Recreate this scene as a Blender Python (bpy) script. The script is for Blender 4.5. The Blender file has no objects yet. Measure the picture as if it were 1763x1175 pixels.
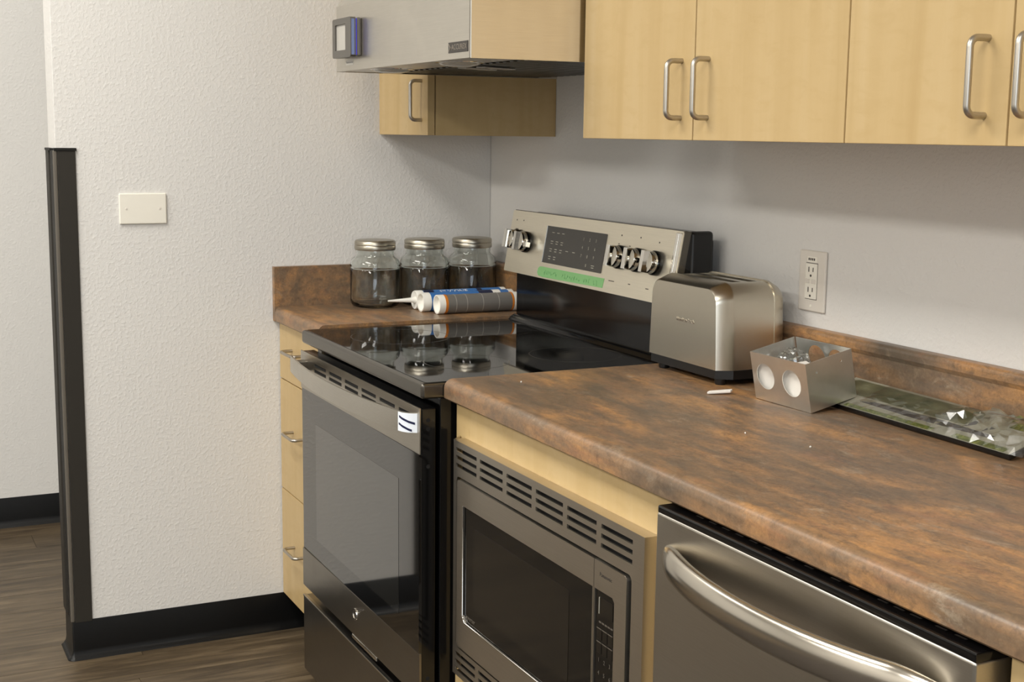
import bpy, bmesh, math, random
from mathutils import Vector, Matrix, noise
from mathutils.geometry import tessellate_polygon

random.seed(7)
S = bpy.context.scene
COL = S.collection
PI = math.pi

# ------------------------------------------------------------------ camera
CAM = (3.483129, -1.626658, 1.356319)
YAW, PITCH, ROLL, FPX = 0.453837, 0.152626, 0.012027, 2336.36
f = Vector((-math.cos(YAW) * math.cos(PITCH), math.sin(YAW) * math.cos(PITCH), -math.sin(PITCH)))
r = f.cross(Vector((0, 0, 1))).normalized()
u = r.cross(f)
r2 = math.cos(ROLL) * r + math.sin(ROLL) * u
u2 = -math.sin(ROLL) * r + math.cos(ROLL) * u
cd = bpy.data.cameras.new('camera')
cam = bpy.data.objects.new('camera', cd)
COL.objects.link(cam)
mw = Matrix((r2, u2, -f)).transposed().to_4x4()
mw.translation = Vector(CAM)
cam.matrix_world = mw
cd.sensor_fit = 'HORIZONTAL'
cd.sensor_width = 36.0
cd.lens = 36.0 * FPX / 1763.0
cd.clip_start = 0.05
S.camera = cam

# ------------------------------------------------------------------ world, lights, exposure
w = bpy.data.worlds.new('world')
S.world = w
w.use_nodes = True
w.node_tree.nodes['Background'].inputs[0].default_value = (0.9, 0.95, 1.0, 1)
w.node_tree.nodes['Background'].inputs[1].default_value = 0.3

def area(name, loc, target, sx, sy, power, col):
    l = bpy.data.lights.new(name, 'AREA')
    l.shape = 'RECTANGLE'
    l.size, l.size_y, l.energy, l.color = sx, sy, power, col
    o = bpy.data.objects.new(name, l)
    COL.objects.link(o)
    o.location = loc
    d = Vector(target) - Vector(loc)
    o.rotation_euler = d.to_track_quat('-Z', 'Y').to_euler()
    return o

WARM = (1.0, 0.965, 0.90)
CEIL = 2.74
for i, (x, y, p) in enumerate([(0.9, -3.9, 61), (3.3, -3.9, 66), (1.0, -1.9, 40), (3.4, -1.9, 44), (-0.75, -1.6, 13.5)]):
    area('ceiling_lamp_light', (x, y, CEIL - 0.012), (x, y, 0), 1.2, 0.6, p, WARM)
area('window_daylight', (5.55, -2.4, 1.55), (0, -2.0, 1.2), 1.6, 1.3, 30, (0.74, 0.86, 1.0))
S.view_settings.view_transform = 'Standard'
S.view_settings.look = 'None'
S.view_settings.gamma = 1.0
S.view_settings.use_curve_mapping = False
S.view_settings.exposure = 0.0

# ------------------------------------------------------------------ helpers
ORIG = {}

def lin(c):
    return tuple(((v / 255) / 12.92 if v / 255 <= 0.04045 else ((v / 255 + 0.055) / 1.055) ** 2.4) for v in c) + (1.0,)

class BM:
    """collects geometry into one bmesh"""
    def __init__(self):
        self.bm = bmesh.new()
        self.wn = False

    def _merge(self, other):
        me = bpy.data.meshes.new('t')
        other.to_mesh(me)
        other.free()
        self.bm.from_mesh(me)
        bpy.data.meshes.remove(me)
        return self

    def box(self, x0, x1, y0, y1, z0, z1, bev=0.0, seg=2, mat=None):
        b = bmesh.new()
        bmesh.ops.create_cube(b, size=1.0)
        for v in b.verts:
            v.co = Vector((x0 + (v.co.x + .5) * (x1 - x0), y0 + (v.co.y + .5) * (y1 - y0), z0 + (v.co.z + .5) * (z1 - z0)))
        if bev > 0:
            self.wn = True
            bmesh.ops.bevel(b, geom=list(b.edges), offset=bev, segments=seg, affect='EDGES', profile=0.5, clamp_overlap=True)
        if mat is not None:
            b.transform(mat)
        return self._merge(b)

    def ext(self, outer, holes, plane, t0, t1, mat=None):
        """extrude a 2D outline with holes; plane gives which axes (u, v) are"""
        loops = [outer] + list(holes)
        P3 = [[Vector((q[0], q[1], 0)) for q in lp] for lp in loops]
        tris = tessellate_polygon(P3)
        flat = [q for lp in loops for q in lp]
        def P(q, t):
            if plane == 'xz': return Vector((q[0], t, q[1]))
            if plane == 'yz': return Vector((t, q[0], q[1]))
            return Vector((q[0], q[1], t))
        b = bmesh.new()
        A = [b.verts.new(P(q, t0)) for q in flat]
        B = [b.verts.new(P(q, t1)) for q in flat]
        for t in tris:
            try:
                b.faces.new([A[i] for i in t])
                b.faces.new([B[i] for i in reversed(t)])
            except ValueError:
                pass
        k = 0
        for lp in loops:
            n = len(lp)
            for i in range(n):
                j = (i + 1) % n
                b.faces.new([A[k + i], A[k + j], B[k + j], B[k + i]])
            k += n
        bmesh.ops.recalc_face_normals(b, faces=list(b.faces))
        if mat is not None:
            b.transform(mat)
        return self._merge(b)

    def tube(self, path, rad, n=10, squash=None):
        b = bmesh.new()
        pts = [Vector(p) for p in path]
        rings = []
        up = None
        for i, p in enumerate(pts):
            t = (pts[min(i + 1, len(pts) - 1)] - pts[max(i - 1, 0)]).normalized()
            if up is None:
                up = Vector((0, 0, 1)) if abs(t.z) < 0.9 else Vector((1, 0, 0))
            s = t.cross(up).normalized()
            up = s.cross(t).normalized()
            rr = rad[i] if isinstance(rad, (list, tuple)) else rad
            sq = squash or (1, 1)
            rings.append([b.verts.new(p + s * math.cos(2 * PI * k / n) * rr * sq[0] + up * math.sin(2 * PI * k / n) * rr * sq[1]) for k in range(n)])
        for a, c in zip(rings, rings[1:]):
            for k in range(n):
                b.faces.new([a[k], a[(k + 1) % n], c[(k + 1) % n], c[k]])
        b.faces.new(list(reversed(rings[0])))
        b.faces.new(rings[-1])
        bmesh.ops.recalc_face_normals(b, faces=list(b.faces))
        return self._merge(b)

    def lathe(self, prof, n=32, mat=None, close=False):
        """profile of (radius, height) about the z axis"""
        b = bmesh.new()
        rings = []
        for (rr, z) in prof:
            if rr < 1e-6:
                rings.append([b.verts.new((0, 0, z))])
            else:
                rings.append([b.verts.new((rr * math.cos(2 * PI * k / n), rr * math.sin(2 * PI * k / n), z)) for k in range(n)])
        prs = list(zip(rings, rings[1:]))
        if close:
            prs.append((rings[-1], rings[0]))
        for a, c in prs:
            for k in range(n):
                k2 = (k + 1) % n
                if len(a) == 1 and len(c) == 1: continue
                if len(a) == 1: b.faces.new([a[0], c[k2], c[k]])
                elif len(c) == 1: b.faces.new([a[k], a[k2], c[0]])
                else: b.faces.new([a[k], a[k2], c[k2], c[k]])
        bmesh.ops.recalc_face_normals(b, faces=list(b.faces))
        if mat is not None:
            b.transform(mat)
        return self._merge(b)

    def strip(self, prof, x0, x1, axis='x'):
        return self.ext(prof, [], 'yz' if axis == 'x' else 'xz', x0, x1)

def rrect(u0, u1, v0, v1, rad, n=4):
    if not isinstance(rad, (list, tuple)):
        rad = [rad] * 4
    out = []
    for (cx, cy, a0, rr) in ((u1 - rad[0], v0 + rad[0], -PI / 2, rad[0]), (u1 - rad[1], v1 - rad[1], 0, rad[1]),
                             (u0 + rad[2], v1 - rad[2], PI / 2, rad[2]), (u0 + rad[3], v0 + rad[3], PI, rad[3])):
        if rr < 1e-6:
            out.append((cx, cy)); continue
        for k in range(n + 1):
            a = a0 + PI / 2 * k / n
            out.append((cx + rr * math.cos(a), cy + rr * math.sin(a)))
    return out

def rect(u0, u1, v0, v1):
    return [(u0, v0), (u1, v0), (u1, v1), (u0, v1)]

def circ(cx, cy, rr, n=24):
    return [(cx + rr * math.cos(2 * PI * k / n), cy + rr * math.sin(2 * PI * k / n)) for k in range(n)]

def link(o, parent=None):
    COL.objects.link(o)
    if parent is not None:
        o.parent = parent
    return o

def obj(name, b, mat, parent=None, smooth=35, kind=None, label=None):
    me = bpy.data.meshes.new(name)
    bm = b.bm if isinstance(b, BM) else b
    org = ORIG.get(parent.name, Vector((0, 0, 0))) if parent is not None else Vector((0, 0, 0))
    bmesh.ops.translate(bm, verts=list(bm.verts), vec=-org)
    bm.to_mesh(me)
    bm.free()
    if smooth:
        for p in me.polygons:
            p.use_smooth = True
        me.set_sharp_from_angle(angle=math.radians(smooth))
    me.materials.append(M[mat])
    o = link(bpy.data.objects.new(name, me), parent)
    if smooth and getattr(b, 'wn', False):
        wm = o.modifiers.new('normals', 'WEIGHTED_NORMAL')
        wm.keep_sharp = True
        wm.weight = 100
    ORIG[o.name] = org
    if kind: o['kind'] = kind
    if label: o['label'] = label
    return o

def thing(name, label, cat, loc=(0, 0, 0), group=None, rot=None, local=False):
    o = bpy.data.objects.new(name, None)
    o.empty_display_size = 0.05
    link(o)
    o.location = loc
    if rot is not None: o.rotation_euler = rot
    ORIG[o.name] = Vector((0, 0, 0)) if local else Vector(loc)
    o['label'] = label; o['category'] = cat
    if group: o['group'] = group
    return o

def tag(o, label, cat, group=None):
    o['label'] = label; o['category'] = cat
    if group: o['group'] = group
    return o

def struct(name, b, mat, smooth=0, parent=None):
    o = obj(name, b, mat, parent, smooth)
    o['kind'] = 'structure'
    return o

def text_bm(s, size, matrix, extrude=0.0002, align='CENTER', space=1.0):
    cu = bpy.data.curves.new('txt', 'FONT')
    cu.body = s; cu.size = size; cu.extrude = extrude
    cu.align_x = align; cu.align_y = 'CENTER'; cu.resolution_u = 2; cu.space_character = space
    o = bpy.data.objects.new('txt', cu)
    COL.objects.link(o)
    dg = bpy.context.evaluated_depsgraph_get()
    dg.update()
    me = bpy.data.meshes.new_from_object(o.evaluated_get(dg))
    bpy.data.objects.remove(o); bpy.data.curves.remove(cu)
    b = BM()
    b.bm.from_mesh(me)
    b.bm.transform(matrix)
    bpy.data.meshes.remove(me)
    return b

def T(x, y, z): return Matrix.Translation((x, y, z))
def RX(a): return Matrix.Rotation(a, 4, 'X')
def RY(a): return Matrix.Rotation(a, 4, 'Y')
def RZ(a): return Matrix.Rotation(a, 4, 'Z')
FRONT = RX(PI / 2)      # text facing -y, reading along +x

# ------------------------------------------------------------------ materials
M = {}

def new(name):
    m = bpy.data.materials.new(name)
    m.use_nodes = True
    M[name] = m
    nt = m.node_tree
    return m, nt, nt.nodes['Principled BSDF']

def setp(b, **k):
    names = dict(col='Base Color', rough='Roughness', metal='Metallic', spec='Specular IOR Level', trans='Transmission Weight', ior='IOR',
                 alpha='Alpha', aniso='Anisotropic', coat='Coat Weight', coatr='Coat Roughness', em='Emission Color', ems='Emission Strength')
    for a, v in k.items():
        b.inputs[names[a]].default_value = v

def plain(name, col, rough=0.5, **k):
    m, nt, b = new(name)
    setp(b, col=lin(col), rough=rough, **k)
    return m

def coords(nt, scale=(1, 1, 1), rot=(0, 0, 0)):
    tc = nt.nodes.new('ShaderNodeTexCoord')
    mp = nt.nodes.new('ShaderNodeMapping')
    mp.inputs['Scale'].default_value = scale
    mp.inputs['Rotation'].default_value = rot
    nt.links.new(tc.outputs['Object'], mp.inputs['Vector'])
    return mp.outputs['Vector']

def nz(nt, vec, scale, detail=4, rough=0.5, dist=0.0):
    n = nt.nodes.new('ShaderNodeTexNoise')
    n.inputs['Scale'].default_value = scale
    n.inputs['Detail'].default_value = detail
    n.inputs['Roughness'].default_value = rough
    n.inputs['Distortion'].default_value = dist
    nt.links.new(vec, n.inputs['Vector'])
    return n.outputs['Fac']

def ramp(nt, fac, stops):
    rn = nt.nodes.new('ShaderNodeValToRGB')
    while len(rn.color_ramp.elements) < len(stops):
        rn.color_ramp.elements.new(0.5)
    for e, (p, c) in zip(rn.color_ramp.elements, stops):
        e.position = p
        e.color = lin(c) if len(c) == 3 else c
    nt.links.new(fac, rn.inputs['Fac'])
    return rn.outputs['Color']

def mixc(nt, fac, a, b, mode='MIX'):
    mx = nt.nodes.new('ShaderNodeMix')
    mx.data_type = 'RGBA'; mx.blend_type = mode
    for s, v in ((0, fac), (6, a), (7, b)):
        if hasattr(v, 'links'): nt.links.new(v, mx.inputs[s])
        elif s == 0: mx.inputs[s].default_value = v
        else: mx.inputs[s].default_value = lin(v) if len(v) == 3 else v
    return mx.outputs[2]

def bump(nt, b, h, strength=0.2, dist=0.01):
    bn = nt.nodes.new('ShaderNodeBump')
    bn.inputs['Strength'].default_value = strength
    bn.inputs['Distance'].default_value = dist
    nt.links.new(h, bn.inputs['Height'])
    nt.links.new(bn.outputs['Normal'], b.inputs['Normal'])

def maprange(nt, fac, a, b, c, d):
    mr = nt.nodes.new('ShaderNodeMapRange')
    for i, v in enumerate((a, b, c, d)):
        mr.inputs[i + 1].default_value = v
    nt.links.new(fac, mr.inputs[0])
    return mr.outputs[0]

# painted orange-peel wall
def wallmat(name, col):
    m, nt, b = new(name)
    v = coords(nt)
    setp(b, col=lin(col), rough=0.55, spec=0.3)
    n1 = nz(nt, v, 120, 2, 0.5)
    h = maprange(nt, n1, 0.45, 0.72, 0, 1)
    bump(nt, b, h, 0.26, 0.0019)
    return m
wallmat('wall_paint', (222, 220, 216))
plain('ceiling_paint', (225, 222, 215), 0.8)

# maple
def maple(name, base, dark, light, scale=(9, 9, 0.8)):
    m, nt, b = new(name)
    v = coords(nt, scale)
    a = nz(nt, v, 2.2, 5, 0.5, 0.8)
    v2 = coords(nt, (scale[0] * 5, scale[1] * 5, scale[2] * 4))
    g = nz(nt, v2, 6, 3, 0.6)
    v3 = coords(nt, (1, 1, 0.35))
    big = nz(nt, v3, 5.5, 2, 0.5)
    c = ramp(nt, a, [(0.25, dark), (0.5, base), (0.78, light)])
    c = mixc(nt, maprange(nt, g, 0.45, 0.75, 0, 0.10), c, dark)
    c = mixc(nt, maprange(nt, big, 0.4, 0.7, 0, 0.28), c, light)
    v5 = coords(nt, (5, 5, 11))
    fg = nz(nt, v5, 4, 4, 0.6, 0.6)
    c = mixc(nt, maprange(nt, fg, 0.48, 0.7, 0, 0.45), c, dark)
    v4 = coords(nt, (14, 14, 4))
    fl = nz(nt, v4, 7, 2, 0.5)
    c = mixc(nt, maprange(nt, fl, 0.74, 0.8, 0, 0.35), c, (154, 120, 76))
    nt.links.new(c, b.inputs['Base Color'])
    setp(b, rough=0.42, spec=0.35)
    return m
maple('maple', (194, 167, 119), (186, 158, 109), (199, 174, 129))
plain('maple_edge', (198, 168, 118), 0.5)
plain('maple_inside', (150, 122, 84), 0.6)

# laminate countertop
m, nt, b = new('laminate')
v = coords(nt, (0.75, 2.3, 2.3))
a = nz(nt, v, 5.5, 6, 0.62, 0.6)
a2 = nz(nt, coords(nt, (0.9, 2.8, 2.8)), 14, 5, 0.6, 0.4)
a3 = nz(nt, coords(nt, (1, 1, 1)), 190, 3, 0.7)
a4 = nz(nt, coords(nt, (0.6, 2.4, 2.4)), 9, 5, 0.68, 0.5)
c = ramp(nt, a, [(0.28, (91, 80, 67)), (0.42, (129, 104, 79)), (0.53, (155, 119, 84)), (0.64, (187, 139, 88)), (0.78, (152, 124, 94))])
c = mixc(nt, maprange(nt, a2, 0.43, 0.66, 0.0, 0.65), c, (103, 91, 78))
c = mixc(nt, maprange(nt, a4, 0.55, 0.74, 0, 0.55), c, (166, 115, 84))
pale = nz(nt, coords(nt, (1.0, 2.0, 2.0)), 8, 6, 0.72, 0.8)
c = mixc(nt, maprange(nt, pale, 0.58, 0.74, 0, 0.6), c, (182, 168, 146))
a5 = nz(nt, coords(nt, (1, 1.4, 1.4)), 48, 5, 0.75, 0.6)
c = mixc(nt, maprange(nt, a5, 0.48, 0.70, 0.0, 0.6), c, (84, 68, 55))
a6 = nz(nt, coords(nt, (1, 1.4, 1.4)), 33, 4, 0.7, 0.6)
c = mixc(nt, maprange(nt, a6, 0.56, 0.75, 0.0, 0.35), c, (172, 150, 122))
c = mixc(nt, maprange(nt, a3, 0.35, 0.7, 0.0, 0.3), c, (70, 54, 40))
nt.links.new(c, b.inputs['Base Color'])
setp(b, rough=0.36, spec=0.5)
bump(nt, b, a3, 0.06, 0.002)

# stainless: brushed along one axis
def steel(name, col, rough, brush=(1, 60, 60), aniso=0.3, smudge=0.0):
    m, nt, b = new(name)
    n = nz(nt, coords(nt, brush), 14, 4, 0.6)
    c0 = tuple(max(0, x - 4) for x in col)
    c1 = tuple(min(255, x + 4) for x in col)
    c = ramp(nt, n, [(0.3, c0), (0.7, c1)])
    nt.links.new(c, b.inputs['Base Color'])
    rr = maprange(nt, n, 0.3, 0.7, rough - 0.01, rough + 0.01)
    if smudge:
        s = nz(nt, coords(nt, (1, 1, 1)), 9, 3, 0.5, 0.5)
        ad = nt.nodes.new('ShaderNodeMath'); ad.operation = 'ADD'
        nt.links.new(rr, ad.inputs[0])
        nt.links.new(maprange(nt, s, 0.5, 0.7, 0, smudge), ad.inputs[1])
        rr = ad.outputs[0]
    nt.links.new(rr, b.inputs['Roughness'])
    setp(b, metal=1.0, aniso=aniso)
    return m
steel('steel', (190, 184, 174), 0.30, smudge=0.08)
steel('steel_hood', (205, 200, 190), 0.34, brush=(1, 60, 60), smudge=0.1)
steel('steel_hood_side', (225, 220, 210), 0.16, brush=(60, 1, 60))
steel('steel_range', (140, 134, 124), 0.30, smudge=0.04)
steel('steel_band', (188, 182, 171), 0.30)
steel('steel_mw', (205, 198, 186), 0.32)
steel('steel_dw', (190, 185, 175), 0.31, smudge=0.04)
plain('steel_toaster', (200, 193, 178), 0.27, metal=1.0)
steel('steel_panel', (230, 223, 206), 0.42)
steel('galvanized', (238, 238, 234), 0.31, brush=(2, 2, 2), smudge=0.03)
plain('chrome', (225, 222, 215), 0.07, metal=1.0)
plain('bar_steel', (205, 198, 186), 0.2, metal=1.0)
plain('satin_nickel', (186, 180, 170), 0.36, metal=1.0)
plain('lid_tin', (176, 170, 156), 0.33, metal=1.0)
plain('black_steel', (104, 100, 93), 0.22, metal=0.9)
plain('black_glass', (7, 7, 7), 0.03, spec=0.5)
plain('oven_glass', (10, 9, 8), 0.05, spec=0.9, coat=0.35, coatr=0.04)
plain('oven_window', (30, 29, 26), 0.06, spec=0.9, coat=0.6, coatr=0.05)
plain('mw_glass', (9, 8, 7), 0.06, spec=0.5)
plain('mw_window', (22, 19, 15), 0.08, spec=0.5)
plain('black_plastic', (16, 16, 17), 0.35)
plain('black_gloss', (10, 10, 11), 0.12)
plain('dark_void', (5, 5, 5), 0.8)
plain('panel_black', (54, 51, 46), 0.18, spec=0.5)
plain('vinyl_base', (8, 8, 8), 0.36, spec=0.3)
plain('guard_grey', (50, 47, 42), 0.6, spec=0.2)
plain('guard_dark', (30, 29, 27), 0.6, spec=0.2)
plain('guard_light', (96, 90, 81), 0.55)
plain('white_plastic', (238, 234, 222), 0.35)
plain('outlet_white', (222, 216, 206), 0.35)
plain('slot_dark', (58, 52, 46), 0.6)
plain('tube_white', (240, 238, 230), 0.4)
plain('label_blue', (58, 112, 176), 0.4)
plain('label_navy', (22, 30, 62), 0.4)
plain('label_grey', (112, 109, 104), 0.35)
plain('label_orange', (206, 122, 40), 0.4)
plain('print_grey', (150, 146, 138), 0.5)
plain('print_light', (168, 164, 150), 0.5)
plain('print_dark', (92, 84, 74), 0.6)
plain('tape_green', (126, 178, 116), 0.6)
plain('tape_ink', (92, 148, 92), 0.7)
plain('paper', (238, 234, 226), 0.7)
plain('paper_red', (206, 120, 104), 0.7)
plain('reflection_white', (236, 242, 250), 0.35)  # white and navy: painted reflection on the range handle end
plain('reflection_navy', (18, 26, 66), 0.4)
plain('display_grey', (186, 182, 174), 0.25)
plain('display_frame', (88, 84, 78), 0.35)
plain('badge_dark', (50, 45, 40), 0.4)
plain('badge_ink', (132, 124, 112), 0.5)
plain('tag_white', (226, 222, 212), 0.6)
m, nt, b = new('led_blue')
setp(b, col=(0.02, 0.02, 0.3, 1), em=(0.10, 0.06, 1.0, 1), ems=0.3, rough=0.2)
m, nt, b = new('clear_blue')
setp(b, col=(0.10, 0.14, 0.32, 1), rough=0.08, spec=0.8)
m, nt, b = new('glass')
setp(b, col=(0.93, 0.96, 0.94, 1), rough=0.0, trans=1.0, ior=1.45)
m, nt, b = new('lamp_lens')
setp(b, col=lin((200, 198, 190)), rough=0.15, spec=0.6)
m, nt, b = new('plastic_film')
tr_ = nt.nodes.new('ShaderNodeBsdfTransparent'); tr_.inputs[0].default_value = (0.94, 0.94, 0.93, 1)
gl_ = nt.nodes.new('ShaderNodeBsdfGlossy'); gl_.inputs['Roughness'].default_value = 0.13; gl_.inputs[0].default_value = (0.95, 0.95, 0.95, 1)
lw_ = nt.nodes.new('ShaderNodeLayerWeight'); lw_.inputs['Blend'].default_value = 0.22
mx_ = nt.nodes.new('ShaderNodeMixShader')
nt.links.new(maprange(nt, lw_.outputs['Fresnel'], 0, 1, 0.10, 0.95), mx_.inputs[0])
nt.links.new(tr_.outputs[0], mx_.inputs[1]); nt.links.new(gl_.outputs[0], mx_.inputs[2])
nt.links.new(mx_.outputs[0], nt.nodes['Material Output'].inputs['Surface'])
m, nt, b = new('hood_under')
n = nz(nt, coords(nt, (3, 3, 3)), 12, 4, 0.6)
nt.links.new(ramp(nt, n, [(0.35, (56, 56, 54)), (0.7, (84, 84, 80))]), b.inputs['Base Color'])
setp(b, rough=0.32, metal=0.8)

# leafy print on the wrapped panel
m, nt, b = new('leaf_print')
n = nz(nt, coords(nt, (1, 1, 1)), 120, 4, 0.7)
nt.links.new(ramp(nt, n, [(0.3, (38, 48, 22)), (0.5, (92, 104, 46)), (0.66, (146, 152, 84))]), b.inputs['Base Color'])
setp(b, rough=0.35)
m, nt, b = new('olive_print')
n = nz(nt, coords(nt, (1, 1.6, 1)), 26, 4, 0.6)
nt.links.new(ramp(nt, n, [(0.3, (70, 76, 54)), (0.6, (104, 106, 80)), (0.75, (128, 130, 106))]), b.inputs['Base Color'])
setp(b, rough=0.3)
plain('pale_print', (150, 148, 132), 0.35)
plain('slate_reflection', (70, 68, 68), 0.25)  # dark reflection band put into the panel's colour

# vinyl plank floor, grain along y
m, nt, b = new('plank')
oi = nt.nodes.new('ShaderNodeObjectInfo')
tc = nt.nodes.new('ShaderNodeTexCoord')
ad = nt.nodes.new('ShaderNodeVectorMath'); ad.operation = 'ADD'
sc = nt.nodes.new('ShaderNodeVectorMath'); sc.operation = 'SCALE'
cb = nt.nodes.new('ShaderNodeCombineXYZ')
for i in range(3): nt.links.new(oi.outputs['Random'], cb.inputs[i])
nt.links.new(cb.outputs[0], sc.inputs[0]); sc.inputs['Scale'].default_value = 17.0
nt.links.new(tc.outputs['Object'], ad.inputs[0]); nt.links.new(sc.outputs[0], ad.inputs[1])
mp = nt.nodes.new('ShaderNodeMapping'); mp.inputs['Scale'].default_value = (11, 1.1, 1)
nt.links.new(ad.outputs[0], mp.inputs['Vector'])
g = nz(nt, mp.outputs['Vector'], 3.0, 6, 0.62, 0.9)
mp2 = nt.nodes.new('ShaderNodeMapping'); mp2.inputs['Scale'].default_value = (60, 3, 1)
nt.links.new(ad.outputs[0], mp2.inputs['Vector'])
g2 = nz(nt, mp2.outputs['Vector'], 4.0, 3, 0.6)
c = ramp(nt, g, [(0.25, (54, 45, 34)), (0.45, (80, 68, 51)), (0.6, (100, 86, 66)), (0.78, (130, 115, 91))])
c = mixc(nt, maprange(nt, g2, 0.42, 0.7, 0, 0.4), c, (70, 60, 52))
hs = nt.nodes.new('ShaderNodeHueSaturation')
nt.links.new(maprange(nt, oi.outputs['Random'], 0, 1, 0.82, 1.12), hs.inputs['Value'])
nt.links.new(c, hs.inputs['Color'])
nt.links.new(hs.outputs[0], b.inputs['Base Color'])
setp(b, rough=0.42, spec=0.35)
bump(nt, b, g2, 0.08, 0.002)
plain('floor_joint', (48, 40, 33), 0.6)

# ------------------------------------------------------------------ room shell
ZT = 0.8934            # countertop height
XE, YE = 5.6, -5.2
XF = -1.31             # wall across the passage
YL = -1.1704           # free end of the left wall
floor = struct('floor', BM().box(XF - .1, XE + .1, YE - .1, 1.7, -0.06, -0.003), 'floor_joint')
k = 0
for ix in range(-9, 6):
    x0 = ix * 0.152 + 0.04
    off = random.uniform(0, 1.2)
    y = -3.4 - off
    while y < 0.3:
        y0, y1 = y, y + 1.22
        y += 1.22
        if y1 < -2.6: continue
        y0 = max(y0, -3.0); y1 = min(y1, 0.4)
        a, b_ = max(x0, XF), x0 + 0.152
        if x0 > -0.14 and y0 > -0.65: continue
        if y1 - y0 < 0.02: continue
        o = obj('plank', BM().box(a + .0006, b_ - .0006, y0 + .0006, y1 - .0006, -0.003, 0.0), 'plank', floor, smooth=0)
        k += 1
struct('wall_back', BM().box(XF, XE, 0.0, 0.12, 0, CEIL), 'wall_paint')
struct('wall_left', BM().box(-0.118, 0.0, YL, 0.0, 0, CEIL, 0.003, 2), 'wall_paint', 35)
struct('wall_far', BM().box(XF - .1, XF, YE, 1.6, 0, CEIL), 'wall_paint')
struct('wall_right', BM().box(XE, XE + .1, YE, 0.1, 0, CEIL), 'wall_paint')
struct('wall_front', BM().box(XF - .1, XE + .1, YE - .1, YE, 0, CEIL), 'wall_paint')
struct('ceiling', BM().box(XF - .1, XE + .1, YE - .1, 1.7, CEIL, CEIL + .1), 'ceiling_paint')

# black vinyl cove base
def cove():
    p = [(0, 0), (0.017, 0), (0.0165, 0.002), (0.011, 0.006), (0.006, 0.013), (0.0035, 0.024), (0.003, 0.1), (0.002, 0.102), (0, 0.102)]
    return p
struct('baseboard_left', BM().ext(cove(), [], 'xz', YL - 0.0, -0.535), 'vinyl_base', 40)
struct('baseboard_far', BM().ext([(XF + a, b) for a, b in cove()], [], 'xz', YE, 1.6), 'vinyl_base', 40)
b = BM()
b.ext([(YL - a, z) for a, z in cove()], [], 'yz', -0.118, 0.0)
b.lathe([(0, 0), (0.017, 0), (0.0165, 0.002), (0.011, 0.006), (0.006, 0.013), (0.0035, 0.024), (0.003, 0.1), (0.002, 0.102), (0, 0.102)], 24, T(0, YL, 0))
struct('baseboard_end', b, 'vinyl_base', 40)
struct('baseboard_toe', BM().box(0.004, 0.39, -0.54, -0.535, 0, 0.1), 'vinyl_base')

# corner guard
g = thing('corner_guard', 'dark grey vinyl corner guard on the free end of the white wall', 'corner guard', (0, YL, 0.102))
ZG = 1.303
obj('wing', BM().box(0.0, 0.005, YL + 0.004, -1.1235, 0.098, ZG - .003, 0.0015), 'guard_grey', g)
obj('wing', BM().box(-0.05, -0.004, YL - 0.006, YL, 0.105, ZG - .003, 0.0015), 'guard_dark', g)
obj('wing', BM().box(-0.118, -0.066, YL - 0.008, YL, 0.105, ZG - .003, 0.0015), 'guard_grey', g)
obj('nose_strip', BM().box(-0.004, 0.0052, YL - 0.0062, YL + 0.0035, 0.1, ZG - .003, 0.0028, 3), 'guard_light', g, label='pale rounded nose strip')
obj('end_cap', BM().box(-0.004, 0.0075, YL - 0.004, -1.121, ZG - .004, ZG + .003, 0.001), 'guard_dark', g)
obj('end_cap', BM().box(-0.12, -0.03, YL - 0.0095, YL, ZG - .004, ZG + .002, 0.001), 'guard_dark', g)

# blank wall plate
p = thing('blank_wall_plate', 'blank white electrical cover plate on the left wall', 'wall plate', (0, -0.965, 1.156))
pl = BM()
y0, y1, z0, z1 = -1.0235, -0.9065, 1.1175, 1.1945
pl.box(0, 0.0065, y0, y1, z0, z1, 0.003, 3)
plo = obj('plate', pl, 'white_plastic', p)
for yy in (-1.0065, -0.9235):
    obj('screw', BM().lathe([(0, 0.001), (0.0026, 0.0008), (0.003, 0)], 12, T(0.0065, yy, 1.156) @ RY(PI / 2)), 'outlet_white', p)

# outlet
o_ = thing('wall_outlet', 'white ground-fault outlet on the back wall beside the toaster', 'outlet', (1.4440, 0, 1.086))
ox, oz = 1.4440, 1.086
obj('cover_plate', BM().box(ox - .0385, ox + .0385, -0.006, 0, oz - .0575, oz + .0575, 0.003, 3), 'outlet_white', o_)
rc = obj('receptacle', BM().box(ox - .0168, ox + .0168, -0.0085, 0, oz - .0335, oz + .0335, 0.001), 'white_plastic', o_)
b = BM(); b.box(ox - .017, ox + .017, -0.0066, -0.005, oz - .0345, oz + .0345)
obj('joint_line', b, 'slot_dark', rc)
for zc in (oz + .019, oz - .019):
    for dx, hh in ((-.0062, .0048), (.0062, .0040)):
        obj('slot', BM().box(ox + dx - .0011, ox + dx + .0011, -.0088, -.008, zc - hh + .003, zc + hh + .003), 'slot_dark', rc)
    obj('slot', BM().lathe([(0, .0004), (.0024, .0004), (.0024, 0)], 12, T(ox, -.0085, zc - .0085) @ RX(PI / 2)), 'slot_dark', rc)
for dx in (-.0085, .0085):
    obj('button', BM().box(ox + dx - .0065, ox + dx + .0065, -.0096, -.008, oz - .0042, oz + .0042, .0006), 'outlet_white', rc)
obj('screw', BM().lathe([(0, .001), (.0026, .0008), (.003, 0)], 12, T(ox, -.006, oz - .047) @ RX(PI / 2)), 'white_plastic', o_)
sk = obj('sticker', BM().box(ox - .014, ox + .014, -.0066, -.0058, oz + .036, oz + .046), 'white_plastic', o_)
for i in range(4):
    obj('print_mark', BM().box(ox - .011 + i * .0052, ox - .0075 + i * .0052, -.0068, -.0064, oz + .039, oz + .0435), 'slot_dark', sk)

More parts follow.
